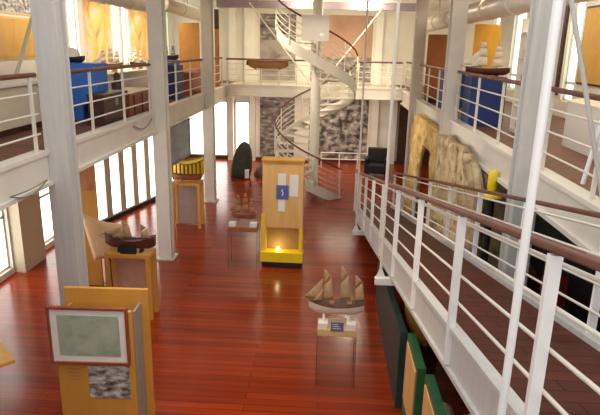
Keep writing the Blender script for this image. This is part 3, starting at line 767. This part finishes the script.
# long white display bench with white-sailed model
db = thing('display_bench', 'long cream display bench against the left gallery wall windows', 'bench', (-5.5, 14.2, ZG))
B((-.4, -2.6, .0), (.4, 2.6, .62)).build('cabinet', CREAM, db, .01); B((-.45, -2.65, .62), (.45, 2.65, .67)).build('top', STEEL, db, .006)
ship('model_ship', 'white-sailed model ship on the left gallery bench, nearer one', (-5.35, 13.9, ZG+.672), math.radians(80), 1.1, .22, .14, .45, BROWN, SAILW, 3, 'square', SAILW, (.05, PINE))
ship('model_ship', 'white-sailed model ship on the left gallery bench, farther one by the second column', (-5.35, 16.0, ZG+.672), math.radians(80), .8, .18, .12, .42, DARK, SAILW, 2, 'square', SAILW, (.05, PINE))
sb = MB().lathe([(.10, 0), (.11, .15), (.05, .22), (.07, .30), (.02, .36)], 14).build('bronze_bust', DARK); sb.location = (-4.1, 11.0, ZG+.451)
tag(sb, 'small dark brown bust standing on the red-brown crate', 'bust')
# posters on the left upper wall
def wallposter(y0, y1, z0, z1, m, label, wall='L', name='wall_poster', trimm=SAILW):
    x = WL+.001 if wall == 'L' else WR-.001; s = 1 if wall == 'L' else -1
    r = thing(name, label, 'poster', (x, (y0+y1)/2, z0))
    h = (y1-y0)/2
    a, b = sorted((0, s*.02)); B((a, -h, 0), (b, h, z1-z0)).build('board', trimm, r)
    a, b = sorted((s*.0205, s*.03)); B((a, -h+.04, .04), (b, h-.04, z1-z0-.04)).build('print', m, r)
    return r
wallposter(14.6, 16.4, 3.9, 5.7, POSTER, 'orange and white wall poster between the left gallery windows')
wallposter(18.0, 19.9, 3.9, 5.6, POSTER, 'orange wall poster just left of the second left column')
wallposter(10.2, 12.75, 4.15, 4.95, POSTERB, 'amber display board at the upper left corner', name='display_board', trimm=PINE)
wallposter(10.2, 12.75, 5.0, 5.6, PHOTO, 'dark picture strip above the amber board at the upper left corner', trimm=PINK)
wallposter(12.85, 13.6, 3.6, 5.8, PINK, 'pale pink panel between the amber board and the first left column', trimm=PINK, name='wall_panel')
# low cream showcase at far left
sh = thing('low_showcase', 'long low cream showcase at the left edge of the gallery', 'showcase', (-5.1, 9.0, ZG))
B((-.45, -1.9, .1), (.45, .80, .70)).build('cabinet', CREAMD, sh, .01); B((-.5, -1.95, .70), (.5, .85, .76)).build('top', STEEL, sh, .008); B((-.4, -1.85, 0), (.4, .75, .1)).build('plinth', DARK, sh)
o = MB().tube([(0, 0, 0), (.55, .5, 2.0)], .035, 8).build('leaning_spar', STEEL); o.location = (-5.95, 10.2, ZG+.0)
tag(o, 'pale slanting spar leaning before the amber board at upper left', 'spar')
# small navy box, crate at the far bay
bx = thing('navy_display_box', 'small navy display box with bright blue top past the second left column', 'box', (-4.15, 14.75, ZG))
B((-.28, -.4, 0), (.30, .4, .84)).build('body', NAVY, bx, .01); B((-.36, -.45, .84), (.2, .45, .97)).build('top', BLUE, bx, .01)
sd = ship('model_ship', 'small grey-green model ship on the navy box past the second left column', (-4.12, 14.8, ZG+.972), 0, .5, .14, .1, .35, DARK, mat('grey_green_sail', (.35, .42, .36), .8), 2, 'square')
c_ = thing('wooden_crate', 'red-brown crate behind the third left column on the gallery', 'crate', (-4.1, 16.6, ZG))
B((-.3, -.7, 0), (.3, .7, .55)).build('body', REDW, c_, .01); B((-.32, -.72, .55), (.32, .72, .62)).build('lid', REDW, c_, .01)
fp = thing('exhibition_board', 'rust-orange board past the second left column on the gallery', 'panel', (-4.35, 18.0, ZG))
B((-.32, -.02, .1), (.32, .02, 2.0)).build('board', mat('rust_orange', (.55, .26, .06), .6), fp); B((-.32, -.18, 0), (.32, .18, .1)).build('base', DARK, fp)

# ------------------------------------------------------------ right gallery things
bx = thing('navy_plinth', 'large navy blue plinth behind the right gallery railing', 'plinth', (2.98, 11.05, ZG))
B((-.37, -.30, 0), (.27, .30, .90)).build('body', NAVY, bx, .01)
sh_ = ship('model_ship', 'maroon-hulled model ship with pale sails on the navy plinth of the right gallery', (2.93, 11.0, ZG+.905), 0, .80, .24, .11, .55, MAROON, SAILW, 2, 'square', GREEN, (.02, DARK))
fp = thing('exhibition_board', 'glowing amber panel behind the ship on the navy plinth', 'panel', (3.22, 12.3, ZG), 0)
B((-.28, -.02, .12), (.25, .02, 1.88)).build('board', mat('amber_board', (.95, .50, .06), .6), fp); B((-.3, -.18, 0), (.3, .18, .12)).build('base', DARK, fp)
fp = thing('exhibition_board', 'rust-coloured panel between the second and third right columns', 'panel', (3.0, 15.6, ZG), 0)
B((-.45, -.02, .12), (.35, .02, 1.75)).build('board', mat('rust_board', (.42, .14, .035), .6), fp); B((-.4, -.18, 0), (.3, .18, .12)).build('base', DARK, fp)
bx = thing('navy_box', 'navy box below the rust-coloured panel on the right gallery', 'box', (3.0, 14.6, ZG))
B((-.22, -.3, 0), (.3, .3, .85)).build('body', NAVY, bx, .01)
fp = thing('display_shelf', 'cream shelving with small goods between navy plinth and broad right column', 'shelf', (3.45, 10.1, ZG), 0)
B((-.22, -.15, 0), (.22, .15, .06)).build('base', CREAM, fp); B((-.22, .12, .06), (.22, .15, 1.9)).build('back', CREAM, fp)
for i, z in enumerate((.45, .85, 1.25, 1.65)):
    B((-.22, -.15, z), (.22, .12, z+.025)).build('shelf', CREAM, fp)
its = 0
for z in (.06, .475, .875, 1.275):
    for x in (-.13, .05):
        mm = [REDW, BROWN, ORANGE, TEAL][its % 4]; its += 1
        o = MB().lathe([(.05, 0), (.06, .08), (.03, .16), (.035, .2)], 12).build('pot', mm); o.location = (3.45+x, 10.07, ZG+z+.001)
        tag(o, 'small pot on the cream shelving, %s, %s side' % ({.06: 'bottom shelf', .475: 'second shelf up', .875: 'third shelf up', 1.275: 'fourth shelf up'}[z], 'left' if x < 0 else 'right'), 'pot', 'pots on the cream shelving')
wallposter(14.4, 15.7, 3.7, 5.75, POSTERB, 'amber display board on the right gallery wall', 'R', 'display_board', PINE)
wallposter(6.0, 12.2, 3.9, 5.4, POSTERB, 'wide amber display board at the right edge of the picture', 'R', 'display_board', DARK)
wallposter(13.1, 14.3, 3.6, 5.7, DARK, 'dark brown panel behind the crossing rods on the right gallery', 'R', 'wall_panel', DARK)
wc = thing('curved_counter', 'white counter with rounded end on the right gallery', 'counter', (3.72, 8.75, ZG))
pts2 = [(-.15, -1.9), (1.1, -1.9)]+[(1.1-1.25*math.sin(i/8*PI/2), -.1+.85*math.cos(i/8*PI/2)) for i in range(9)]
def prism(pts, z0, z1):
    n_ = len(pts); return MB().add([(x, y_, z0) for x, y_ in pts]+[(x, y_, z1) for x, y_ in pts], [tuple(reversed(range(n_))), tuple(range(n_, 2*n_))]+[(i, (i+1) % n_, n_+(i+1) % n_, n_+i) for i in range(n_)])
prism(pts2, 0, .62).build('cabinet', CREAM, wc); prism([(x*1.02, y_*1.02) for x, y_ in pts2], .62, .67).build('top', STEEL, wc)

# ------------------------------------------------------------ ground floor right: masonry with arch
rk = thing('masonry_wall', 'rough beige stone wall with a lit yellow arch below the right gallery edge', 'stone wall', (2.24, 11.0, 0))
def rough_slab(y0, y1, edge, x0, x1, m, name, skip=None):
    nu, nv = 56, 40
    vs = []; rnd = random.Random(3)
    for layer in (0, 1):
        for i in range(nu+1):
            for j in range(nv+1):
                y_ = y0+(y1-y0)*i/nu; zb, zt = edge(y_); z = zb+(zt-zb)*j/nv
                xx = x0+(rnd.uniform(-.012, .012)+.022*math.sin(y_*5+z*3)+.02*math.sin(y_*11-z*9)) if layer == 0 else x1
                vs.append((xx, y_, z))
    W_ = nv+1; M_ = (nu+1)*W_; fs = []
    for i in range(nu):
        for j in range(nv):
            a = i*W_+j; fs.append((a, a+1, a+W_+1, a+W_)); fs.append((M_+a, M_+a+W_, M_+a+W_+1, M_+a+1))
    for i in range(nu):
        for j in (0, nv): a = i*W_+j; fs.append((a, a+W_, M_+a+W_, M_+a))
    for j in range(nv):
        for i in (0, nu): a = i*W_+j; fs.append((a, a+1, M_+a+1, M_+a))
    MB().add(vs, fs, True).build(name, m, rk)
def rtop(y_): return 2.93-.55*max(0, -1.9-y_)**1.3-.03*math.sin(y_*6)-.25*max(0, y_-.1)**2
rough_slab(-2.75, .42, lambda y_: (0, rtop(y_)), 0, .13, ROCK, 'stone_face')
def arch(y_):
    top = 2.93-.9*max(0, y_-3.6)**2; c, h = 1.95, 1.05; q = abs(y_-c)/h
    return ((1.55+.85*math.sqrt(max(0, 1-q*q))) if q < 1 else 0, top)
rough_slab(.80, 4.35, arch, 0, .13, ROCKY, 'arch_face')
B((.42, .8, 0), (.52, 2.7, 2.7)).build('niche_back', mat('niche_stone', (.34, .26, .18), .9, var=.25, scale=5), rk)
B((.18, -2.5, 0), (.60, .40, 2.70)).build('stone_core', ROCK, rk)
o = MB().lathe([(.19, 0), (.19, .04), (.05, .05), (.05, .08), (.07, .10), (.07, .34), (.04, .37)], 18).build('yellow_lantern', YELLOW)
LX, LY, LZ = 2.37, 7.96, 2.52
o.location = (LX, LY, LZ); tag(o, 'yellow lantern on a dark post at the near end of the stone wall', 'lantern')
ps = thing('lantern_post', 'dark post carrying the yellow lantern', 'post', (LX, LY, 0))
MB().tube([(0, 0, .03), (0, 0, LZ-.03)], .055, 12).build('shaft', BLACK, ps); MB().lathe([(.14, 0), (.14, .03)], 16).build('foot', BLACK, ps); MB().lathe([(.10, LZ-.03), (.14, LZ-.001)], 16).build('cap', YELLOW, ps)

# hull shape added for plain darkness, and dark things under the near right gallery
bh = thing('shade_hull', 'large black hull shape added for the shade under the right gallery', 'boat', (3.75, 7.2, 0), math.radians(90))
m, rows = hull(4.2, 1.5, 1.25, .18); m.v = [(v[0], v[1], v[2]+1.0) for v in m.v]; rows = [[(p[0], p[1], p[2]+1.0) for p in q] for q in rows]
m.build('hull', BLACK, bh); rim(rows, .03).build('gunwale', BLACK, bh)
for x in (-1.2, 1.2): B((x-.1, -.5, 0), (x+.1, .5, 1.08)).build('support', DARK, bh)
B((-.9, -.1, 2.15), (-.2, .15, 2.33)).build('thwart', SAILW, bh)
rp_ = thing('red_panel', 'dark red upright panel below the black hull shape beyond the ramp', 'panel', (2.98, 6.5, 0))
B((-.32, -.03, .05), (-.02, .03, 1.9)).build('board', mat('dark_red', (.16, .01, .012), .5), rp_); B((-.34, -.15, 0), (0, .15, .05)).build('base', BLACK, rp_)
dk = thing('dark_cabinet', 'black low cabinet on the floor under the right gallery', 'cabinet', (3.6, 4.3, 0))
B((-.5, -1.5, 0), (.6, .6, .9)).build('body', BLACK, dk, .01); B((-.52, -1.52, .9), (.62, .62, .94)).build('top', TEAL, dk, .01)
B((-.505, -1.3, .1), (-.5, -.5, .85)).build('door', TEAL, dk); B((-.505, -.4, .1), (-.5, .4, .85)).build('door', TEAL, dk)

# screens below the ramp edge
def screen(y0, y1, x, h0, h1, face, frame, label, panel=True):
    r = thing('display_screen', label, 'display screen', (x, (y0+y1)/2, 0))
    a, b = y0-(y0+y1)/2, y1-(y0+y1)/2
    def q(x0, x1, ya, yb, za, zb0, zb1): return MB().hexa([(x0, ya, za), (x1, ya, za), (x1, yb, za), (x0, yb, za), (x0, ya, zb0), (x1, ya, zb0), (x1, yb, zb1), (x0, yb, zb1)])
    q(0, .09, a, b, 0, h0, h1).build('frame', frame, r)
    if panel: q(-.015, -.001, a+.07, b-.07, .35, h0-.08, h1-.08).build('panel', face, r)
    return r
screen(6.45, 9.7, 1.00, 1.10, .80, TEAL, TEAL, 'long dark teal screen standing under the left edge of the ramp', False)
screen(5.45, 6.25, 1.06, 1.20, 1.20, PINE, GREEN, 'green-framed screen with a tan board, next to the long teal screen under the ramp')
screen(4.45, 5.32, 1.12, 1.22, 1.22, PINE, GREEN, 'green-framed screen with a tan board at the bottom edge under the ramp')
# wooden boat below ramp
wb = thing('wooden_dinghy', 'varnished orange-brown dinghy bow poking out beneath the ramp', 'boat', (1.50, 7.5, 0), math.radians(82))
m, rows = hull(1.5, .62, .46, .30); m.v = [(v[0], v[1], v[2]+.60) for v in m.v]; rows = [[(p[0], p[1], p[2]+.60) for p in q] for q in rows]
m.build('hull', mat('varnished_hull', (.62, .27, .05), .35, var=.2, coat=.3), wb); rim(rows, .025).build('gunwale', ORANGE, wb)
for x in (-.35, .35): B((x-.05, -.18, 0), (x+.05, .18, .64)).build('support', DARK, wb)
for i, (x, y_, z, s_) in enumerate(((1.86, 5.75, 0, .27), (1.62, 5.25, 0, .20), (1.50, 6.12, 0, .17))):
    mb = MB(); bm = bmesh.new(); bmesh.ops.create_icosphere(bm, subdivisions=3, radius=s_)
    rr = random.Random(i)
    ph = [rr.uniform(0, 6) for _ in range(3)]
    for v in bm.verts:
        k_ = 1+.14*math.sin(v.co.x*9/s_*.3+ph[0])+.12*math.sin(v.co.y*3.1/s_+ph[1])+.08*math.sin(v.co.z*4/s_+ph[2]); v.co *= k_; v.co.z = max(v.co.z, -s_*.75)
    mb.add([v.co.copy() for v in bm.verts], [[v.index for v in f_.verts] for f_ in bm.faces], True); bm.free()
    mnz = min(v[2] for v in mb.v); mb.v = [(v[0], v[1], v[2]-mnz) for v in mb.v]
    o = mb.build('pale_boulder', PLASTER); o.location = (x, y_, z)
    tag(o, ['largest pale boulder beneath the ramp', 'pale middle-sized boulder beneath the ramp, nearest the green-framed screens', 'smallest pale boulder beneath the ramp, farthest'][i], 'boulder', 'pale boulders under the ramp')

# ------------------------------------------------------------ lights
def light(kind, loc, power, col, rot=(0, 0, 0), size=.3, sizey=None, spot=None, name='light'):
    l = bpy.data.lights.new(name, kind); l.energy = power; l.color = col
    if kind == 'AREA':
        l.size = size
        if sizey: l.shape = 'RECTANGLE'; l.size_y = sizey
    elif kind in ('SPOT', 'POINT'): l.shadow_soft_size = size
    if spot: l.spot_size = spot; l.spot_blend = .6
    o = bpy.data.objects.new(name, l); C.objects.link(o); o.location = loc; o.rotation_euler = rot; return o
WARM = (1, .86, .66); DAY = (1, .97, .92)
def spot_at(loc, target, power, ang=50, col=WARM, size=.06):
    d = Vector(target)-Vector(loc); q = d.to_track_quat('-Z', 'Y').to_euler()
    return light('SPOT', loc, power, col, q, size, spot=math.radians(ang), name='fill_spot')
spot_at((3.0, 11.5, 5.7), (3.2, 12.2, 4.4), 90, 60, (1, .7, .35))
spot_at((-4.6, 15.4, 5.2), (-6.1, 15.8, 4.5), 45, 90)
spot_at((-4.6, 18.2, 5.2), (-6.1, 18.9, 4.4), 45, 90)
spot_at((-4.4, 11.3, 5.7), (-6.1, 11.5, 4.5), 60, 90)
spot_at((-3.2, 9.2, 2.9), (2.3, 10.2, 2.2), 260, 34)  # added spot without a fitting, brightens the stone face
spot_at((-3.2, 13.0, 2.9), (2.3, 13.9, 2.2), 330, 26)  # added spot without a fitting, brightens the arch
spot_at((-3.0, 16.5, 5.8), (-.5, 18.0, 4.2), 200, 50)
spot_at((-.4, 11.5, 5.9), (-.4, 17.5, 3.2), 420, 42)  # added spot to brighten the stair front and its notice sheet
spot_at((1.9, 16.0, 5.8), (0, 23, 1.8), 500, 50)
spot_at((-.9, 9.9, 5.9), (-.9, 11.3, 1.2), 180, 30)
spot_at((-.6, 4.0, 6.2), (-.4, 6.4, 0), 260, 60, (1, .72, .42), .3)
light('POINT', (-.96, 11.20, .48), .9, (1, .8, .35), size=.03, name='niche_light')
light('POINT', (1.1, 19.3, 5.6), 60, WARM, size=.1)
light('POINT', (-.85, 19.2, 5.6), 40, WARM, size=.1)
light('AREA', (-4.9, 15.5, 5.85), 80, WARM, (0, 0, 0), 1.2, 9)
light('AREA', (3.8, 11, 5.85), 90, WARM, (0, 0, 0), 1.2, 10)
light('AREA', (-.5, 20.8, 5.85), 70, WARM, (0, 0, 0), 5, 1.2)
light('AREA', (-.5, 21, 2.9), 85, WARM, (0, 0, 0), 5, 1.2)

w = bpy.data.worlds.new('world'); S.world = w; w.use_nodes = True
bg = w.node_tree.nodes['Background']; bg.inputs['Color'].default_value = (1, .98, .95, 1); bg.inputs['Strength'].default_value = 1.25

# ------------------------------------------------------------ camera
pitch, roll, yaw = math.radians(15.8), math.radians(1.3), math.radians(-2.6)
fw = Vector((math.sin(yaw)*math.cos(pitch), math.cos(yaw)*math.cos(pitch), -math.sin(pitch)))
rr = Vector((math.cos(yaw), -math.sin(yaw), 0)); uu = rr.cross(fw)
r2 = rr*math.cos(roll)+uu*math.sin(roll); u2 = uu*math.cos(roll)-rr*math.sin(roll)
cam = bpy.data.cameras.new('camera'); co = bpy.data.objects.new('camera', cam); C.objects.link(co)
mt = Matrix((r2, u2, -fw)).transposed().to_4x4(); mt.translation = Vector((0, 0, 4.5)); co.matrix_world = mt
cam.sensor_width = 36; cam.lens = 566/600*36; cam.clip_start = .05
S.camera = co
S.view_settings.view_transform = 'Standard'; S.view_settings.look = 'None'; S.view_settings.gamma = 1
S.view_settings.exposure = 0.40
